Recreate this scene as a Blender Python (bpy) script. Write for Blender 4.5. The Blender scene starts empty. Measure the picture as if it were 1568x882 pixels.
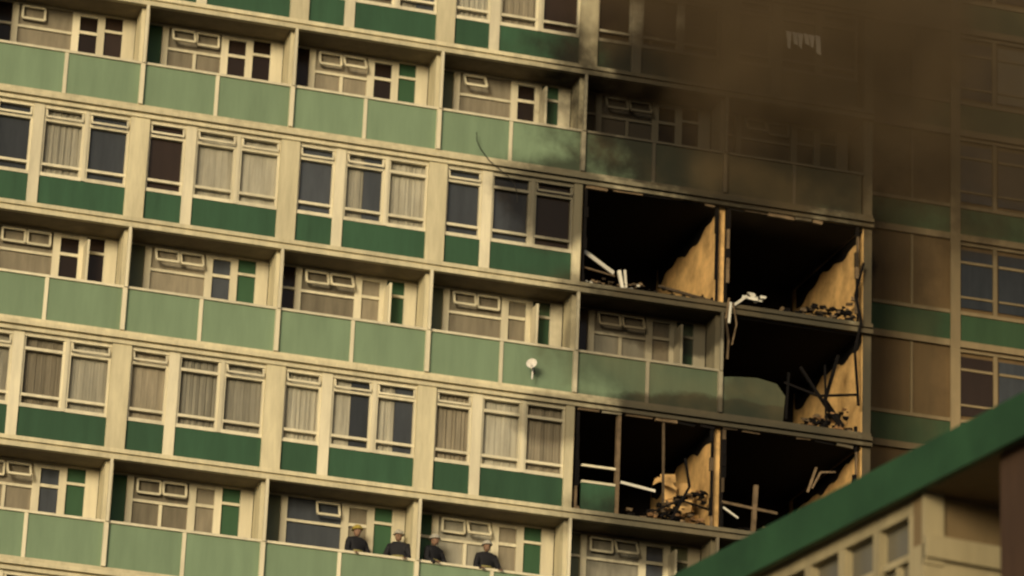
import bpy, math, random
from mathutils import Matrix, Vector
random.seed(7)
S=bpy.context.scene
W=3.35; H=5.2
# ------------------------------------------------------------ helpers
def link(o,parent=None):
    S.collection.objects.link(o)
    if parent: o.parent=parent
    return o
def empty(name):
    e=bpy.data.objects.new(name,None); return link(e)
class Bag:
    def __init__(s): s.d={}
    def get(s,m): return s.d.setdefault(m,[[],[],[]])
    def box(s,m,x0,x1,y0,y1,z0,z1):
        v,f,t=s.get(m); n=len(v)
        v+= [(x0,y0,z0),(x1,y0,z0),(x1,y1,z0),(x0,y1,z0),(x0,y0,z1),(x1,y0,z1),(x1,y1,z1),(x0,y1,z1)]
        f+= [(n,n+3,n+2,n+1),(n+4,n+5,n+6,n+7),(n,n+1,n+5,n+4),(n+1,n+2,n+6,n+5),(n+2,n+3,n+7,n+6),(n+3,n,n+4,n+7)]
        t+= [random.random()]*6
    def bar(s,m,p,q,w,h=None):
        h=h or w
        p=Vector(p);q=Vector(q);d=(q-p).normalized()
        a=d.cross(Vector((0,1,0.02)));a.normalize();b=d.cross(a)
        a=a*w/2;b=b*h/2
        v,f,t=s.get(m);n=len(v)
        v+=[tuple(c) for c in (p-a-b,p+a-b,p+a+b,p-a+b,q-a-b,q+a-b,q+a+b,q-a+b)]
        f+= [(n,n+3,n+2,n+1),(n+4,n+5,n+6,n+7),(n,n+1,n+5,n+4),(n+1,n+2,n+6,n+5),(n+2,n+3,n+7,n+6),(n+3,n,n+4,n+7)]
        t+=[random.random()]*6
    def poly(s,m,pts):
        v,f,t=s.get(m);n=len(v);v+=pts;f.append(tuple(range(n,n+len(pts))));t.append(random.random())
    def chunk(s,m,c,r):
        v,f,t=s.get(m);n=len(v)
        for i in range(8):
            sx,sy,sz=[(1 if i>>b&1 else -1) for b in range(3)]
            v.append((c[0]+sx*r*random.uniform(.3,1.6),c[1]+sy*r*random.uniform(.3,1),c[2]+sz*r*random.uniform(.2,.8)))
        f+=[(n,n+2,n+3,n+1),(n+4,n+5,n+7,n+6),(n,n+1,n+5,n+4),(n+2,n+6,n+7,n+3),(n,n+4,n+6,n+2),(n+1,n+3,n+7,n+5)]
        t+=[random.random()]*6
    def curtain(s,m,x0,x1,y,z0,z1):
        v,f,t=s.get(m);n=len(v);N=max(8,int((x1-x0)*36));ph=random.uniform(0,6);fr=random.uniform(26,60);tt=random.random();am=random.uniform(.002,.013)
        for i in range(N+1):
            x=x0+(x1-x0)*i/N
            for z in (z0,z1):
                v.append((x+.006*math.sin(5*z+i),y+am*math.sin(fr*(x-x0)+ph)+.010*math.sin(17*x+z)+am*.7*math.sin(91*x),z))
        for i in range(N): f.append((n+2*i,n+2*i+2,n+2*i+3,n+2*i+1));t.append(tt)
    def build(s,parent,names={}):
        for m,(v,f,t) in s.d.items():
            me=bpy.data.meshes.new(names.get(m,m));me.from_pydata(v,[],f)
            a=me.attributes.new("tint",'FLOAT','FACE')
            a.data.foreach_set("value",t)
            me.materials.append(MAT[m]);me.update()
            link(bpy.data.objects.new(names.get(m,m),me),parent)
# ------------------------------------------------------------ materials
BLOBS=[(14.1,4.7,5.0,3.3,1.0),(15.8,9.5,6.2,5.8,1.0),(17.3,1,1.0,9,.95),(13.6,-.2,4.3,.9,.95),(15.6,-2.1,2.7,1.5,.85),
 (12.4,-1.3,3.1,1.5,.62),(13.8,-2.65,3.9,.7,.95),(13.6,-5.3,3.9,.8,.85),(9.6,2.0,1.6,1.1,.85),(9.7,-3.1,1.0,.6,.6),(20.5,8.5,6,5,.8),(18.4,-1,1.6,9,.5)]  # soot stains; upper and right-hand blobs also paint smoke haze into the colour
MAT={}
def N(nt,t,**k):
    n=nt.nodes.new(t)
    for a,b in k.items(): setattr(n,a,b)
    return n
def math_(nt,op,a,b=None,c=None):
    n=nt.nodes.new("ShaderNodeMath");n.operation=op
    for i,x in enumerate((a,b,c)):
        if x is None: continue
        if isinstance(x,(int,float)): n.inputs[i].default_value=x
        else: nt.links.new(x,n.inputs[i])
    return n.outputs[0]
def mixc(nt,f,a,b,blend='MIX'):
    n=nt.nodes.new("ShaderNodeMix");n.data_type='RGBA';n.blend_type=blend
    def st(sock,x):
        if isinstance(x,(tuple,list)): sock.default_value=(*x,1) if len(x)==3 else x
        elif isinstance(x,(int,float)): sock.default_value=x
        else: nt.links.new(x,sock)
    st(n.inputs[0],f);st(n.inputs[6],a);st(n.inputs[7],b)
    return n.outputs[2]
def ell(g,pos,nz,cx,cz,rx,rz,st,a=1.2,b=.7,cy=None,ry=None):
    s=N(g,"ShaderNodeVectorMath",operation='SUBTRACT');g.links.new(pos,s.inputs[0]);s.inputs[1].default_value=(cx,cy or 0,cz)
    m=N(g,"ShaderNodeVectorMath",operation='MULTIPLY');g.links.new(s.outputs[0],m.inputs[0]);m.inputs[1].default_value=(1/rx,0 if ry is None else 1/ry,1/rz)
    l=N(g,"ShaderNodeVectorMath",operation='LENGTH');g.links.new(m.outputs[0],l.inputs[0])
    d=math_(g,'ADD',l.outputs["Value"],nz)
    r=N(g,"ShaderNodeMapRange",interpolation_type='SMOOTHSTEP');g.links.new(d,r.inputs[0])
    r.inputs[1].default_value=a;r.inputs[2].default_value=b;r.inputs[3].default_value=0;r.inputs[4].default_value=st
    return r.outputs[0]
def soot_shade_group():
    g=bpy.data.node_groups.new("soot_shade",'ShaderNodeTree')
    g.interface.new_socket("Fac",in_out='OUTPUT',socket_type='NodeSocketFloat')
    g.interface.new_socket("Tone",in_out='OUTPUT',socket_type='NodeSocketFloat')
    out=N(g,"NodeGroupOutput");geo=N(g,"ShaderNodeNewGeometry")
    no=N(g,"ShaderNodeTexNoise");no.inputs["Scale"].default_value=.8;no.inputs["Detail"].default_value=5
    no.inputs["Roughness"].default_value=.6
    g.links.new(geo.outputs["Position"],no.inputs["Vector"])
    nz=math_(g,'MULTIPLY_ADD',no.outputs["Fac"],1.0,-.5)
    cur=None
    for b in BLOBS:
        r=ell(g,geo.outputs["Position"],nz,*b)
        cur=r if cur is None else math_(g,'MAXIMUM',cur,r)
    g.links.new(cur,out.inputs[0])
    n2=N(g,"ShaderNodeTexNoise");n2.inputs["Scale"].default_value=.55;n2.inputs["Detail"].default_value=4
    mp=N(g,"ShaderNodeMapping");mp.inputs["Location"].default_value=(3,1,7);g.links.new(geo.outputs["Position"],mp.inputs[0]);g.links.new(mp.outputs[0],n2.inputs[0])
    r=N(g,"ShaderNodeMapRange",interpolation_type='SMOOTHSTEP');g.links.new(n2.outputs["Fac"],r.inputs[0]);r.inputs[1].default_value=.40;r.inputs[2].default_value=.70
    slab_shade=ell(g,geo.outputs["Position"],nz,13.6,4.7,5.2,1.2,1.0)  # upper slab's shadow, painted in here as a blacker soot tone
    tone=math_(g,'MULTIPLY',r.outputs[0],math_(g,'SUBTRACT',1.0,slab_shade))
    g.links.new(tone,out.inputs[1]);return g
SOOT_SHADE=soot_shade_group()
def mat(name,col,rough=.8,dirt=.25,scale=1.2,soot_shade=True,tint=.12,keep=.04,streak=True,metal=0,bump=0):
    m=bpy.data.materials.new(name);m.use_nodes=True;nt=m.node_tree;b=nt.nodes["Principled BSDF"]
    b.inputs["Roughness"].default_value=rough;b.inputs["Metallic"].default_value=metal
    b.inputs["Specular IOR Level"].default_value=.2
    geo=N(nt,"ShaderNodeNewGeometry");mp=N(nt,"ShaderNodeMapping");nt.links.new(geo.outputs["Position"],mp.inputs[0])
    if streak: mp.inputs["Scale"].default_value=(3.2,3.2,.5)
    no=N(nt,"ShaderNodeTexNoise");no.inputs["Scale"].default_value=scale;no.inputs["Detail"].default_value=6;no.inputs["Roughness"].default_value=.65
    nt.links.new(mp.outputs[0],no.inputs[0])
    r=N(nt,"ShaderNodeMapRange");nt.links.new(no.outputs["Fac"],r.inputs[0]);r.inputs[1].default_value=.35;r.inputs[2].default_value=.72
    r.inputs[3].default_value=0;r.inputs[4].default_value=dirt
    c=mixc(nt,r.outputs[0],col,tuple(x*.35 for x in col))
    at=N(nt,"ShaderNodeAttribute",attribute_name="tint")
    tv=math_(nt,'MULTIPLY_ADD',at.outputs["Fac"],tint*2,1-tint)
    cc=N(nt,"ShaderNodeCombineColor")
    for i in range(3): nt.links.new(tv,cc.inputs[i])
    c=mixc(nt,1.0,c,cc.outputs[0],'MULTIPLY')
    if soot_shade:
        g=N(nt,"ShaderNodeGroup");g.node_tree=SOOT_SHADE
        sc=mixc(nt,g.outputs[1],(.006,.0045,.003),(.050,.034,.016))
        dark=tuple(x*keep for x in col)
        sc=mixc(nt,1.0,sc,dark,'ADD')
        c=mixc(nt,g.outputs[0],c,sc)
    nt.links.new(c,b.inputs["Base Color"])
    if bump:
        bp=N(nt,"ShaderNodeBump");bp.inputs["Strength"].default_value=bump;bp.inputs["Distance"].default_value=.03
        nt.links.new(no.outputs["Fac"],bp.inputs["Height"]);nt.links.new(bp.outputs[0],b.inputs["Normal"])
    MAT[name]=m;return m
mat("cream_trim",(.60,.545,.37),dirt=.5)
mat("cream_frame",(.66,.61,.45),dirt=.4,rough=.6)
mat("light_green_panel",(.180,.258,.165),dirt=.34,scale=.8,tint=.06)
mat("dark_green_panel",(.033,.085,.046),dirt=.45,scale=.9,tint=.14,rough=.6)
mat("recess_wall",(.46,.40,.27),dirt=.4)
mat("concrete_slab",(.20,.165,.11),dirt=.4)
mat("door_green",(.04,.10,.05),rough=.5)
mat("panel_grey",(.13,.15,.11))
mat("curtain_net",(.31,.295,.235),dirt=.6,scale=1.6,tint=.35,keep=.02)
mat("curtain_warm",(.25,.22,.16),dirt=.6,scale=1.6,tint=.35,keep=.02)
mat("glass_blue",(.052,.058,.066),rough=.15,dirt=.5,tint=.4,keep=.02)
mat("glass_dark",(.024,.016,.012),rough=.2,tint=.4)
mat("room_dark",(.05,.042,.035),soot_shade=False)
mat("char",(.004,.003,.003),rough=.95,soot_shade=False,tint=.5,streak=False)
mat("burnt_plaster",(.72,.46,.19),dirt=1.0,scale=1.6,soot_shade=False,streak=False,tint=.1,bump=.6)
mat("burnt_frame",(.14,.10,.06),dirt=1.0,scale=4,soot_shade=False,streak=False,tint=.7)
mat("white_debris",(.62,.60,.52),dirt=.3,soot_shade=False)
mat("grey_rag",(.30,.27,.23),dirt=.5,soot_shade=False)
mat("rubble_tan",(.30,.17,.08),dirt=.8,scale=5,soot_shade=False,streak=False,tint=.6)
mat("brown_panel",(.150,.100,.048),dirt=.3,tint=.05)
mat("brown_cream",(.27,.21,.12),dirt=.3)
mat("brown_green",(.05,.10,.05),dirt=.3)
mat("fascia_green",(.028,.080,.034),dirt=.6,scale=1.5,soot_shade=False,rough=.6,streak=False)
mat("low_cream",(.36,.31,.19),dirt=.45,soot_shade=False)
mat("low_window",(.13,.12,.09),dirt=.4,rough=.2,soot_shade=False)
mat("soffit_tan",(.16,.115,.06),dirt=.3,soot_shade=False)
mat("brown_brick",(.06,.035,.022),dirt=.4,scale=3,soot_shade=False,bump=.3)
mat("roof_grey",(.12,.12,.11),soot_shade=False)
mat("cloth_white",(.62,.60,.55),dirt=.15,soot_shade=False)
mat("cable_dark",(.02,.018,.015),soot_shade=False)
mat("tunic",(.018,.018,.022),soot_shade=False,streak=False)
mat("skin",(.26,.16,.11),soot_shade=False,streak=False)
mat("helmet_white",(.42,.40,.34),soot_shade=False,rough=.5,dirt=.1)
mat("helmet_yellow",(.36,.28,.06),soot_shade=False,rough=.5,dirt=.1)
mat("reflective_band",(.20,.18,.07),soot_shade=False,dirt=.1)
mat("ground_asphalt",(.055,.055,.05),dirt=.4,soot_shade=False,streak=False)
# ------------------------------------------------------------ main tower
T=empty("apartment_tower");B=Bag()
KMIN,KMAX=-4,4; JMIN,JMAX=-6,2
XL=KMIN*W; XR=(KMAX+1)*W+.22
BURNF={(0,3),(0,4),(-1,3),(-1,4)}; BURNB={(-1,4)}
WT={(0,0):"dcc",(0,1):"bhc",(0,2):"bbd",(0,-1):"bcb",(-1,-1):"ccc",(-1,0):"ccc",(-1,1):"chh",(-1,2):"ccc"}
def strips(z,segs,x0,x1):
    for a,b,y in segs: B.box("cream_trim",x0,x1,y,.0,z+a,z+b)
def pane(kind,x0,x1,z0,z1):
    if kind=='b': B.box("glass_blue",x0,x1,.10,.12,z0,z1)
    elif kind=='d': B.box("glass_dark",x0,x1,.10,.12,z0,z1)
    elif kind=='c': B.curtain(random.choice(["curtain_net","curtain_net","curtain_warm"]),x0-.03,x1+.03,.14,z0-.02,z1+.02)
    else:
        B.box("glass_blue",x0+(x1-x0)*.5,x1,.10,.12,z0,z1);B.curtain("curtain_net",x0-.03,x0+(x1-x0)*.55,.14,z0-.02,z1+.02)
def window(kind,x0,x1,z):
    pane(kind,x0,x1,z+.84,z+2.36)
    fy0,fy1=.0,.09
    F="cream_frame"
    B.box(F,x0,x1,fy0-.02,fy1,z+.78,z+.86)
    B.box(F,x0,x1,fy0,fy1,z+1.03,z+1.09)
    B.box(F,x0,x1,fy0,fy1,z+2.05,z+2.115)
    B.box(F,x0,x1,fy0-.02,fy1,z+2.34,z+2.425)
    B.box(F,x0,x0+.05,fy0+.003,fy1-.003,z+.86,z+2.34); B.box(F,x1-.05,x1,fy0+.003,fy1-.003,z+.86,z+2.34)
    if random.random()<.75:
        a=random.uniform(.02,.10)
        B.bar(F,(x0+.05,-a,z+2.14),(x1-.05,-a,z+2.14),.045,.03)
        B.bar(F,(x0+.06,-a,z+2.15),(x0+.06,0,z+2.32),.03); B.bar(F,(x1-.06,-a,z+2.15),(x1-.06,0,z+2.32),.03)
for j in range(JMIN,JMAX+1):
    z=j*H
    strips(z,[(-.13,-.04,-.13),(-.04,.02,-.05),(.02,.11,-.11)],XL,XR)
    strips(z,[(2.425,2.50,-.12),(2.50,2.55,-.04),(2.55,2.64,-.14),(2.64,2.74,-.05)],XL,XR)
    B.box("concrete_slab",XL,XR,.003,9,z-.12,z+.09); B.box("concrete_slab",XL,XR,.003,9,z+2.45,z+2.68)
    for k in range(KMIN,KMAX+1):
        x=k*W
        bf=(j,k) in BURNF; bb=(j,k) in BURNB
        if not bf:
            B.box("dark_green_panel",x+.25,x+1.07,.0,.06,z+.11,z+.78)
            B.box("dark_green_panel",x+1.30,x+3.18,.0,.06,z+.11,z+.78)
            B.box("cream_frame",x+1.07,x+1.30,-.045,.1,z+.11,z+2.425)
            wt=WT.get((j,k)) or "".join(random.choice("ccccbdh") for _ in range(3))
            if j==1 and k>=3: wt="ddd"
            window(wt[0],x+.25,x+1.07,z);window(wt[1],x+1.30,x+2.20,z);window(wt[2],x+2.28,x+3.18,z)
            B.box("cream_frame",x+2.20,x+2.28,-.03,.1,z+.785,z+2.422)
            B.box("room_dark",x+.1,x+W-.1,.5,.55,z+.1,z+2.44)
        if (j,k-1) not in BURNF or not bf:
            a=-.17 if (j,k-1) not in BURNF else -.02; b=.25 if not bf else .02
            B.box("cream_trim",x+a,x+b,-.08,.12,z+.11,z+2.425)
        deep=((j,k) in BURNF or (j,k-1) in BURNF)
        B.box("burnt_plaster" if deep else "recess_wall",x-.09,x+.09,.125,4.6,z+.095,z+2.445)
        if not bb:
            B.box("light_green_panel",x+.045,x+W/2-.04,.0,.05,z+2.74,z+3.70)
            B.box("light_green_panel",x+W/2+.04,x+W-.045,.0,.05,z+2.74,z+3.70)
            B.box("cream_frame",x+W/2-.04,x+W/2+.04,-.03,.06,z+2.74,z+3.70)
        else:
            B.poly("light_green_panel",[(x+.035,.0,z+2.74),(x+1.5,.0,z+2.74),(x+1.55,.0,z+3.35),(x+1.35,.02,z+3.62),(x+.9,.03,z+3.70),(x+.4,.03,z+3.66),(x+.035,.0,z+3.60)])
        B.box("cream_frame",x-.045,x+.045,-.10,.06,z+2.745,z+3.70)
        if not bb: B.box("cream_frame",x,x+W,-.04,.07,z+3.70,z+3.755)
        B.box("cream_frame",x-.03,x+.03,-.14,-.06,z+3.70,z+5.065)
        yb=.78
        B.box("cream_trim",x-.09,x+.09,.075,yb-.1,z+2.685,z+5.075)
        if not bb:
            B.box("recess_wall",x,x+W,yb,yb+.1,z+2.685,z+3.72)
            F="cream_frame"; zt=z+5.03; zb=z+3.72
            B.box("recess_wall",x,x+W,yb,yb+.1,zt,z+5.075)
            def opn(m,a,b,z0=zb,z1=zt): B.box(m,x+a,x+b,yb+.03,yb+.05,z0,z1)
            opn(random.choice(["door_green","panel_grey","glass_dark"]),.09,.52)
            opn(random.choice(["glass_blue","curtain_net","curtain_warm","curtain_warm"]),.66,1.86)
            opn(random.choice(["glass_dark","glass_blue","curtain_warm"]),2.02,2.42)
            opn(random.choice(["door_green","door_green","glass_dark"]),2.58,2.98)
            for a,b in ((.52,.66),(1.86,2.02),(2.42,2.58),(2.98,3.26)): B.box(F,x+a,x+b,yb-.03,yb+.09,zb,zt)
            if random.random()<.5: B.box(F,x+1.24,x+1.31,yb-.02,yb+.06,z+3.805,z+4.475)
            B.box(F,x+.66,x+1.86,yb-.02,yb+.06,z+4.48,z+4.54)
            B.box(F,x+.66,x+1.86,yb-.02,yb+.06,z+3.74,z+3.80)
            B.box(F,x+2.02,x+2.42,yb-.02,yb+.06,z+4.54,z+4.61)
            B.box(F,x+2.02,x+2.42,yb-.02,yb+.06,z+4.95,z+5.025)
            B.box(F,x+2.58,x+2.98,yb-.02,yb+.06,z+4.66,z+4.72)
            if random.random()<.4: B.box(F,x+.09,x+.52,yb-.02,yb+.06,z+4.5,z+4.56)
            for a,b in ((.74,1.23),(1.29,1.78)):
                y0=yb-random.uniform(.06,.26)
                if random.random()<.15: continue
                B.bar(F,(x+a,y0,z+4.68),(x+b,y0,z+4.68),.05);B.bar(F,(x+a,yb-.05,z+4.97),(x+b,yb-.05,z+4.97),.05)
                B.bar(F,(x+a,y0,z+4.68),(x+a,yb-.05,z+4.97),.045);B.bar(F,(x+b,y0,z+4.68),(x+b,yb-.05,z+4.97),.045)
            if random.random()<.5:
                B.box("cream_frame",x+2.52,x+2.57,yb-.5,yb-.03,z+3.0,z+4.8) # door ajar
z0=JMIN*H-.5; z1=(JMAX+1)*H+.5
for j in range(JMIN,JMAX+1):
    z=j*H
    for a,b in ((.1,2.44),(2.69,5.07)):
        burnt = j in(0,-1)
        m="burnt_plaster" if burnt and not (j==0 and a>1) else "recess_wall"
        B.box(m,XR-.22,XR-.20,.01,4.6,z+a,z+b)
        B.box("cream_trim",XR-.198,XR,.005,9,z+a,z+b)
        B.box("recess_wall",XL-.2,XL-.003,0,9,z+a,z+b)
B.box("recess_wall",XL,XR,9.003,9.2,z0,z1)
B.box("roof_grey",XL-.2,XR,-.1,9.2,z1-.4,z1)
B.box("recess_wall",XL,XR,.0,9,-31.8,JMIN*H-.14)
# ---- burnt flats
for (j,k) in BURNF:
    x=k*W;z=j*H
    B.box("char",x+.09,x+W-.09,4.3,4.4,z+.095,z+2.44)
    B.box("char",x+.09,x+W-.09,.02,4.3,z+2.40,z+2.446)
    B.box("char",x+.095,x+.11,.02,4.3,z+.095,z+2.398)
    xx=x+.1
    while xx<x+W-.3:
        l=random.uniform(.2,.7)
        if random.random()<.8:
            d=random.uniform(-.05,.02)
            B.bar(random.choice(["burnt_frame","burnt_frame","cream_frame","char"]),(xx,-.03,z+2.40+d*.3),(min(xx+l,x+W-.1),-.04,z+2.40+d),random.uniform(.03,.08))
        xx+=l+random.uniform(0,.15)
    for sx,ins in ((x+.1,1),(x+W-.1,-1)):
        zz=z+.12
        while zz<z+2.3:
            l=random.uniform(.2,.6);w=random.uniform(.02,.10)
            B.box(random.choice(["char","burnt_frame","char"]),min(sx,sx+ins*w),max(sx,sx+ins*w),-.03,.04,zz,zz+l);zz+=l+.01
    for i in range(60):
        xx=x+random.uniform(.1,W-.1)
        B.chunk(random.choice(["char","burnt_frame","char","char"]),(xx,random.uniform(.0,.5),z+.1+random.uniform(0,.14)*(1+ (xx-x)/W)),random.uniform(.02,.06))
x=4*W;z=-H
B.box("char",x+.09,x+W,4.3,4.4,z+2.69,z+5.07);B.box("char",x+.09,x+W-.01,.02,4.3,z+5.03,z+5.077)
B.box("char",x+.095,x+.11,1.11,4.3,z+2.69,z+5.02)
for (k,zb,zt) in ((4,0,2.4),(5,0,2.4),(4,-H,-H+2.4),(5,-H,-H+2.4),(5,-2.5,-.17)):
    xw=k*W-.095 if k==4 else k*W-.003
    pts=[(xw,.02,zt)];ph=random.random()*6
    for i in range(25):
        y=.02+4.2*i/24; dz=.12+.10*math.sin(y*2.1+ph)+.05*math.sin(y*7+ph)+.05*random.random()+ .14*(y/2)
        pts.append((xw,y,zt-dz))
    for a in range(1,len(pts)-1): B.poly("char",[(xw,pts[a][1],zt),(xw,pts[a+1][1],zt),pts[a+1],pts[a]])
x3=3*W
B.bar("white_debris",(x3+.1,.15,.98),(x3+.95,.4,.62),.09,.04)
B.bar("white_debris",(x3+.98,.1,.58),(x3+1.08,.1,.12),.07);B.bar("white_debris",(x3+1.12,.12,.62),(x3+1.16,.12,.2),.05)
B.bar("burnt_frame",(x3+.1,.1,.55),(x3+.9,.15,.45),.04);B.bar("burnt_frame",(x3+1.9,.1,.35),(x3+3.2,.0,.12),.06)
for i in range(26): B.chunk("white_debris" if i%6==0 else "burnt_frame",(x3+random.uniform(.2,1.6),random.uniform(0,.3),random.uniform(.12,.34)),random.uniform(.02,.05))
x4=4*W
for a,b,c,d in ((.15,-.02,.55,.32),(.45,.30,.8,.26)): B.bar("white_debris",(x4+a,-.12,b),(x4+c,-.15,d),.06,.05)
for i in range(14): B.chunk("white_debris",(x4+random.uniform(.65,.95),-.10,random.uniform(.24,.40)),random.uniform(.03,.06))
for i in range(110):
    t=random.random();B.chunk(random.choice(["char","burnt_frame","char","char","char"]),(x4+1.2+2*t,random.uniform(0,.5),.1+random.random()*.6*t),random.uniform(.02,.08))
def cable(pts,w,m="burnt_frame"):
    for p,q in zip(pts,pts[1:]): B.bar(m,p,q,w)
cable([(x4+.12,-.18,.2),(x4+.05,-.2,-.3),(x4+.12,-.2,-.8),(x4+.1,-.2,-1.25)],.04,"burnt_frame")
cable([(x4+.16,-.18,.1),(x4+.12,-.2,-.4)],.05,"white_debris")
cable([(x4+.22,-.18,.1),(x4+.3,-.2,-.4),(x4+.2,-.2,-.9)],.03)
cable([(x4+3.3,-.18,1.5),(x4+3.1,-.2,.7),(x4+3.25,-.2,.1),(x4+3.1,-.2,-.6),(x4+3.2,-.2,-1.9)],.05,"char")
cable([(7.55,-.15,3.25),(7.56,-.16,3.05),(7.66,-.165,2.85),(7.88,-.17,2.6),(8.1,-.17,2.45),(8.3,-.17,2.32),(8.46,-.17,2.15),(8.53,-.17,1.95),(8.55,-.17,1.75)],.014,"cable_dark")
for i in range(130):
    t=random.random();B.chunk(random.choice(["rubble_tan","char","burnt_frame","char"]),(x4+1.7+1.5*t,random.uniform(.1,1.2),-2.45+random.random()*.8*t),random.uniform(.02,.08))
cable([(x4+1.5,-.05,-1.55),(x4+2.3,-.05,-1.75),(x4+3.2,-.05,-1.6)],.05,"char")
cable([(x4+1.55,-.05,-2.4),(x4+1.6,-.05,-1.3)],.05,"char");cable([(x4+2.5,-.05,-2.4),(x4+2.45,-.05,-1.0)],.04,"char")
cable([(x4+2.0,.3,-1.0),(x4+2.9,.2,-2.3)],.06,"char");cable([(x4+2.9,.3,-.6),(x4+2.6,.3,-1.7),(x4+3.0,.2,-2.3)],.07,"char")
z=-H
B.box("dark_green_panel",x3+.25,x3+1.05,.0,.06,z+.11,z+.74)
B.box("cream_frame",x3+.25,x3+1.07,-.02,.08,z+.745,z+.80);B.box("cream_frame",x3+.25,x3+1.02,.0,.08,z+1.12,z+1.17)
B.box("burnt_frame",x3+1.02,x3+1.10,-.04,.1,z+.11,z+2.40)
B.bar("burnt_frame",(x3+2.12,.0,z+.5),(x3+2.08,.0,z+2.4),.05);B.bar("white_debris",(x3+1.15,.05,z+.88),(x3+1.95,.05,z+.78),.06,.04)
for i in range(160):
    t=random.random();B.chunk(random.choice(["rubble_tan","char","char","burnt_frame","char"]),(x3+1.9+1.25*t,random.uniform(.1,1.0),z+.15+random.random()*(.35+.6*t)),random.uniform(.02,.08))
for i in range(12):
    a=x3+random.uniform(2.1,2.9);c=z+random.uniform(.3,1.2);w=random.uniform(.15,.4);hh=random.uniform(.2,.5);y=random.uniform(.3,.9);s=random.uniform(-.12,.12)
    B.poly("burnt_plaster",[(a,y,c),(a+w,y-.05,c+s),(a+w+s,y+.1,c+hh),(a+s,y+.15,c+hh*.9)])
cable([(x3+1.9,-.02,z+.3),(x3+2.5,-.05,z+.62),(x3+3.2,.0,z+.5)],.04,"char");cable([(x3+2.3,-.02,z+.15),(x3+2.7,-.05,z+.95),(x3+2.6,.0,z+1.6)],.05,"char")
B.bar("burnt_frame",(x4+.1,.0,z+.72),(x4+1.4,.0,z+.62),.06);B.bar("burnt_frame",(x4+.85,.0,z+.12),(x4+.9,.0,z+1.2),.09)
B.bar("white_debris",(x4+.15,.0,z+.6),(x4+.5,.0,z+.4),.04);B.bar("burnt_frame",(x4+2.3,.0,z+1.8),(x4+2.1,.0,z+1.2),.05)
cable([(x4+2.2,.0,z+1.3),(x4+2.4,.0,z+1.7),(x4+2.75,.0,z+1.75)],.04,"burnt_frame")
for i in range(6):
    a=14.75+i*.14;l=random.uniform(.2,.6)*(1.3 if i>3 else .7)
    B.poly("cloth_white",[(a,-.2-.03*(i%2),6.9),(a+.14,-.2,6.88),(a+.1+.05*(i%2),-.22,6.85-l),(a+.05,-.2,6.9-l)])
B.build(T)
# ------------------------------------------------------------ adjoining block, set back
T2=empty("apartment_tower.001");B=Bag();Y=3.0;P2=2.68
x0=XR+.0;x1=33
B.box("brown_panel",x0+.005,x1,Y,Y+6,-31.8,17)
for n in range(-12,6):
    zb=1.2+P2*n
    B.box("brown_green",x0+.01,x1,Y-.05,Y-.003,zb,zb+.65)
    B.box("brown_cream",x0+.01,x1,Y-.09,Y-.003,zb-.16,zb-.003);B.box("brown_cream",x0+.01,x1,Y-.08,Y-.003,zb+.653,zb+.74)
    xx=20.35
    while xx<x1-3:
        for a,b in ((0,.85),(1.0,1.9),(2.0,2.85)):
            m=random.choice(["glass_blue","glass_blue","glass_dark","curtain_warm"])
            B.box(m,xx+a,xx+b,Y-.03,Y-.004,zb+.85,zb+2.3)
            B.box("brown_cream",xx+a,xx+b,Y-.06,Y-.031,zb+1.95,zb+2.01);B.box("brown_cream",xx+a,xx+b,Y-.06,Y-.031,zb+1.08,zb+1.13)
            B.box("brown_cream",xx+b+.002,xx+b+.10,Y-.07,Y-.004,zb+.742,zb+2.4)
        B.box("brown_cream",xx-.25,xx-.003,Y-.12,Y-.092,zb-.2,zb+2.478)
        B.box("brown_cream",xx,xx+2.9,Y-.07,Y-.004,zb+2.405,zb+2.47)
        xx+=3.3
    B.box("brown_cream",19.12,19.18,Y-.06,Y-.004,zb+.742,zb+2.5)
    B.box("brown_cream",17.9,17.98,Y-.06,Y-.004,zb+.742,zb+2.5)
B.build(T2)
# ------------------------------------------------------------ smoke still drifting over the burnt bays
me=bpy.data.meshes.new("smoke");bb=Bag();bb.box("m",8.5,27,-3.4,-.25,1.4,15);v,f,t=bb.d["m"];me.from_pydata(v,[],f)
sm=bpy.data.materials.new("smoke");sm.use_nodes=True;nt=sm.node_tree;nt.nodes.clear()
o=N(nt,"ShaderNodeOutputMaterial");pv=N(nt,"ShaderNodeVolumePrincipled");pv.inputs["Color"].default_value=(.30,.215,.12,1)
geo=N(nt,"ShaderNodeNewGeometry");no=N(nt,"ShaderNodeTexNoise");no.inputs["Scale"].default_value=.42;no.inputs["Detail"].default_value=3
nt.links.new(geo.outputs["Position"],no.inputs["Vector"])
nz=math_(nt,'MULTIPLY_ADD',no.outputs["Fac"],1.3,-.65)
d=ell(nt,geo.outputs["Position"],nz,14.6,7.8,6.4,5.2,.62,1.1,.3,-1.8,1.7)
d2=ell(nt,geo.outputs["Position"],nz,20,6.5,8,7.5,.20,1.1,.3,-1.8,1.7)
dd=math_(nt,'MAXIMUM',d,d2)
nt.links.new(dd,pv.inputs["Density"]);nt.links.new(pv.outputs[0],o.inputs["Volume"])
me.materials.append(sm);link(bpy.data.objects.new("smoke",me))
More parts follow.
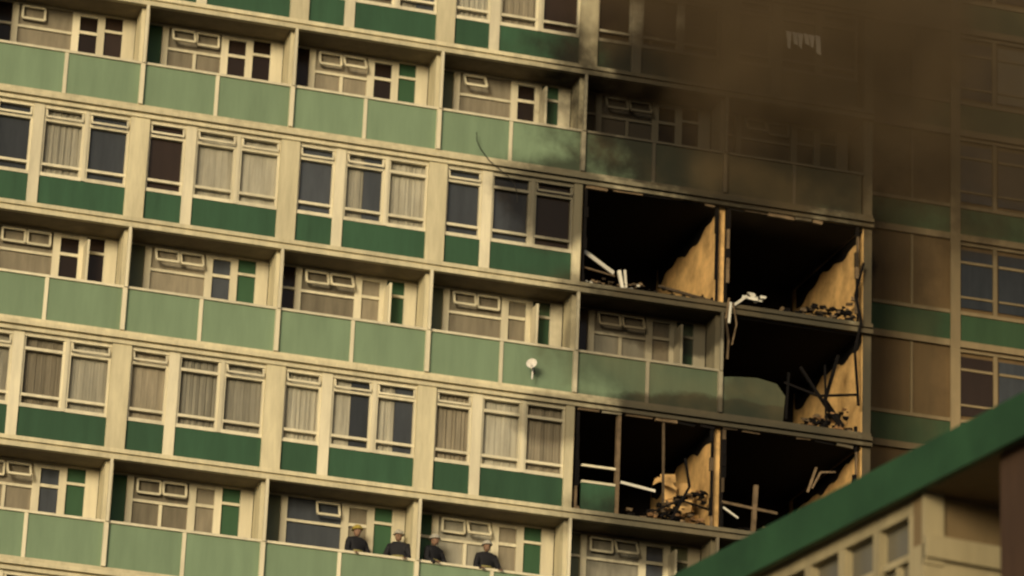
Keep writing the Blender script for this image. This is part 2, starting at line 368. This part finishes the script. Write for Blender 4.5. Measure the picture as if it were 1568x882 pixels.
# ------------------------------------------------------------ low building in the foreground
L=empty("low_rise_building");B=Bag()
B.box("fascia_green",-.14,-.06,-7,13,-19.88,-19.5);B.box("roof_grey",-.058,10,-7,13,-19.597,-19.54)
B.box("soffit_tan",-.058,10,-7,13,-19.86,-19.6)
zt=-19.863
B.box("low_cream",.0,.16,.2,12.8,-20.0,zt)
zz=zt-.137
for s in range(4):
    B.box("low_window",.09,.11,.2,12.8,zz-1.25,zz)
    y=.2
    while y<12.5:
        B.box("low_cream",.0,.10,y,y+.10,zz-1.25,zz-.002);B.box("low_cream",.03,.098,y+.10,y+.62,zz-.38,zz-.32);B.box("low_cream",.03,.088,y+.33,y+.37,zz-1.25,zz-.39)
        y+=.62
    B.box("low_cream",.0,.16,.2,12.8,zz-2.9,zz-1.252)
    zz-=2.9
B.box("low_cream",-.03,10,.0,.197,-31.7,-20.32)
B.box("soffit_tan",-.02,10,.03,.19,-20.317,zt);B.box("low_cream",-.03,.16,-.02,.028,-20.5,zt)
B.box("low_cream",-.03,10,-.06,-.003,-20.45,-20.25)
B.box("brown_brick",.0,.8,-1.7,-1.2,-31.7,zt)
B.build(L)
L.location=(-1.31,-47.34,0);L.rotation_euler=(0,0,math.radians(7.8))
# ------------------------------------------------------------ satellite dish
def dish(loc,R):
    B=Bag();v=[];n=14
    D=empty("satellite_dish")
    for r in range(4):
        for i in range(n):
            a=2*math.pi*i/n;rr=R*(r+1)/4;v.append((rr*math.cos(a),-.10- .05*((r+1)/4)**2,rr*math.sin(a)))
    b=B.get("cloth_white");b[0][:]=[(0,-.10,0)]+v
    for i in range(n): b[1].append((0,1+i,1+(i+1)%n));b[2].append(.5)
    for r in range(3):
        for i in range(n): b[1].append((1+r*n+i,1+(r+1)*n+i,1+(r+1)*n+(i+1)%n,1+r*n+(i+1)%n));b[2].append(.5)
    B.bar("cloth_white",(0,-.12,-R),(0,-.22,-.02),.02);B.bar("cable_dark",(0,-.08,0),(0,.19,-.05),.03);B.bar("cloth_white",(0,.0,-.02),(0,.02,-.3),.03)
    B.build(D,{"cloth_white":"reflector","cable_dark":"arm"});D.location=loc;D.rotation_euler=(math.radians(-12),0,math.radians(-30))
dish((9.05,-.2,-2.05),.12)
# ------------------------------------------------------------ firefighters on the lower balcony
def skin(name,verts,edges,radii,m,parent,root=0):
    me=bpy.data.meshes.new(name);me.from_pydata(verts,edges,[]);o=bpy.data.objects.new(name,me);link(o,parent)
    md=o.modifiers.new("skin","SKIN")
    for i,r in enumerate(radii):
        sv=me.skin_vertices[0].data[i];sv.radius=(r,r) if not isinstance(r,tuple) else r
        sv.use_root=(i==root)
    md.use_smooth_shade=True
    sb=o.modifiers.new("sub","SUBSURF");sb.levels=1;sb.render_levels=1
    me.materials.append(MAT[m]);return o
def blob(name,c,r,m,parent,half=False):
    import bmesh
    bm=bmesh.new();bmesh.ops.create_uvsphere(bm,u_segments=16,v_segments=10,radius=1)
    if half:
        for v in bm.verts:
            if v.co.z<0: v.co.z=-.02;v.co.x*=1.12;v.co.y*=1.22
    for v in bm.verts: v.co=Vector((c[0]+v.co.x*r[0],c[1]+v.co.y*r[1],c[2]+v.co.z*r[2]))
    me=bpy.data.meshes.new(name);bm.to_mesh(me);bm.free();me.materials.append(MAT[m])
    for p in me.polygons:p.use_smooth=True
    link(bpy.data.objects.new(name,me),parent)
def firefighter(x,y,rot,helmet,lean):
    D=empty("firefighter")
    V=[(0,0,.95),(0,-lean*.5,1.18),(0,-lean,1.38),(0,-lean,1.50),
       (-.19,-lean,1.40),(-.27,-lean-.08,1.13),(-.22,-lean-.30,1.04),
       (.19,-lean,1.40),(.28,-lean-.06,1.14),(.20,-lean-.28,1.06),
       (-.10,0,.86),(-.11,-.03,.48),(-.12,.02,.09),(-.13,-.14,.05),
       (.10,0,.86),(.12,-.02,.48),(.13,.03,.09),(.14,-.13,.05)]
    E=[(0,1),(1,2),(2,3),(2,4),(4,5),(5,6),(2,7),(7,8),(8,9),(0,10),(10,11),(11,12),(12,13),(0,14),(14,15),(15,16),(16,17)]
    Rr=[.17,.17,.16,.07,.085,.065,.05,.085,.065,.05,.11,.08,.06,.045,.11,.08,.06,.045]
    skin("body",V,E,Rr,"tunic",D)
    blob("head",(0,-lean-.02,1.62),(.075,.095,.12),"skin",D)
    blob("nose",(0,-lean-.118,1.61),(.012,.018,.025),"skin",D)
    blob("helmet",(0,-lean-.01,1.655),(.110,.135,.115),helmet,D,True)
    for s in(-1,1):
        w=Vector((s*.21,-lean-.29,1.05))
        for f in range(4):
            o=Vector((s*(-.03+.02*f),-.03,0))
            skin("finger",[tuple(w+o*.4),tuple(w+o+Vector((0,-.05,.0))),tuple(w+o+Vector((0,-.085,-.03-.004*(f%2))))],[(0,1),(1,2)],[.012,.010,.008],"skin",D)
        skin("thumb",[tuple(w),tuple(w+Vector((-s*.045,-.03,.01))),tuple(w+Vector((-s*.05,-.06,-.01)))],[(0,1),(1,2)],[.014,.011,.009],"skin",D)
    B2=Bag()
    for zz,rx,ry in ((1.16,.185,.185),):
        n=16;v,f,t=B2.get("reflective_band");b0=len(v)
        for i in range(n):
            a=2*math.pi*i/n
            for dz in(-.02,.02): v.append((rx*math.cos(a),-lean*.5+ry*math.sin(a),zz+dz))
        for i in range(n):
            i2=(i+1)%n;f.append((b0+2*i,b0+2*i2,b0+2*i2+1,b0+2*i+1));t.append(.5)
    B2.build(D)
    D.location=(x,y,-H*2+2.69);D.rotation_euler=(0,0,rot)
firefighter(5.45,.40,.3,"helmet_yellow",.05);firefighter(6.42,.42,-.4,"helmet_white",.1)
firefighter(7.1,.40,.5,"helmet_white",.12);firefighter(8.3,.42,.1,"helmet_white",.16)
# ground
B=Bag();B.poly("ground_asphalt",[(-1500,-1500,-31.7),(1500,-1500,-31.7),(1500,1500,-31.7),(-1500,1500,-31.7)])
me=bpy.data.meshes.new("ground");v,f,t=B.d["ground_asphalt"];me.from_pydata(v,[],f);me.materials.append(MAT["ground_asphalt"]);link(bpy.data.objects.new("ground",me))
# ------------------------------------------------------------ light
EL,AZ=10,34
sd=Vector((-math.sin(math.radians(AZ))*math.cos(math.radians(EL)),-math.cos(math.radians(AZ))*math.cos(math.radians(EL)),math.sin(math.radians(EL))))
l=bpy.data.lights.new("sun","SUN");l.energy=2.15;l.angle=math.radians(16);l.color=(1,.90,.66)
so=link(bpy.data.objects.new("sun",l));so.rotation_euler=sd.to_track_quat('Z','Y').to_euler()
w=bpy.data.worlds.new("World");S.world=w;w.use_nodes=True;nt=w.node_tree;bg=nt.nodes["Background"]
sk=N(nt,"ShaderNodeTexSky",sky_type='NISHITA');sk.sun_disc=False;sk.sun_elevation=math.radians(EL)
sk.sun_rotation=math.atan2(sd.x,sd.y);sk.dust_density=6
nt.links.new(sk.outputs[0],bg.inputs[0]);bg.inputs[1].default_value=.15
# ------------------------------------------------------------ camera
R=[[0.962015,-0.268573,0.048942],[-0.140225,-0.332314,0.932687],[-0.23423,-0.904122,-0.357351]]
M=Matrix(R).transposed().to_4x4();M.translation=(-13.69605,-77.22591,-30.108)
cd=bpy.data.cameras.new("camera");cam=link(bpy.data.objects.new("camera",cd));cam.matrix_world=M
cd.sensor_width=36;cd.lens=5996/1568*36;cd.shift_x=149/1568;cd.shift_y=-64.1/1568;cd.clip_end=5000
cd.dof.use_dof=True;cd.dof.focus_distance=60;cd.dof.aperture_fstop=1.35
S.camera=cam
S.view_settings.view_transform='Standard';S.view_settings.look='None';S.view_settings.exposure=0
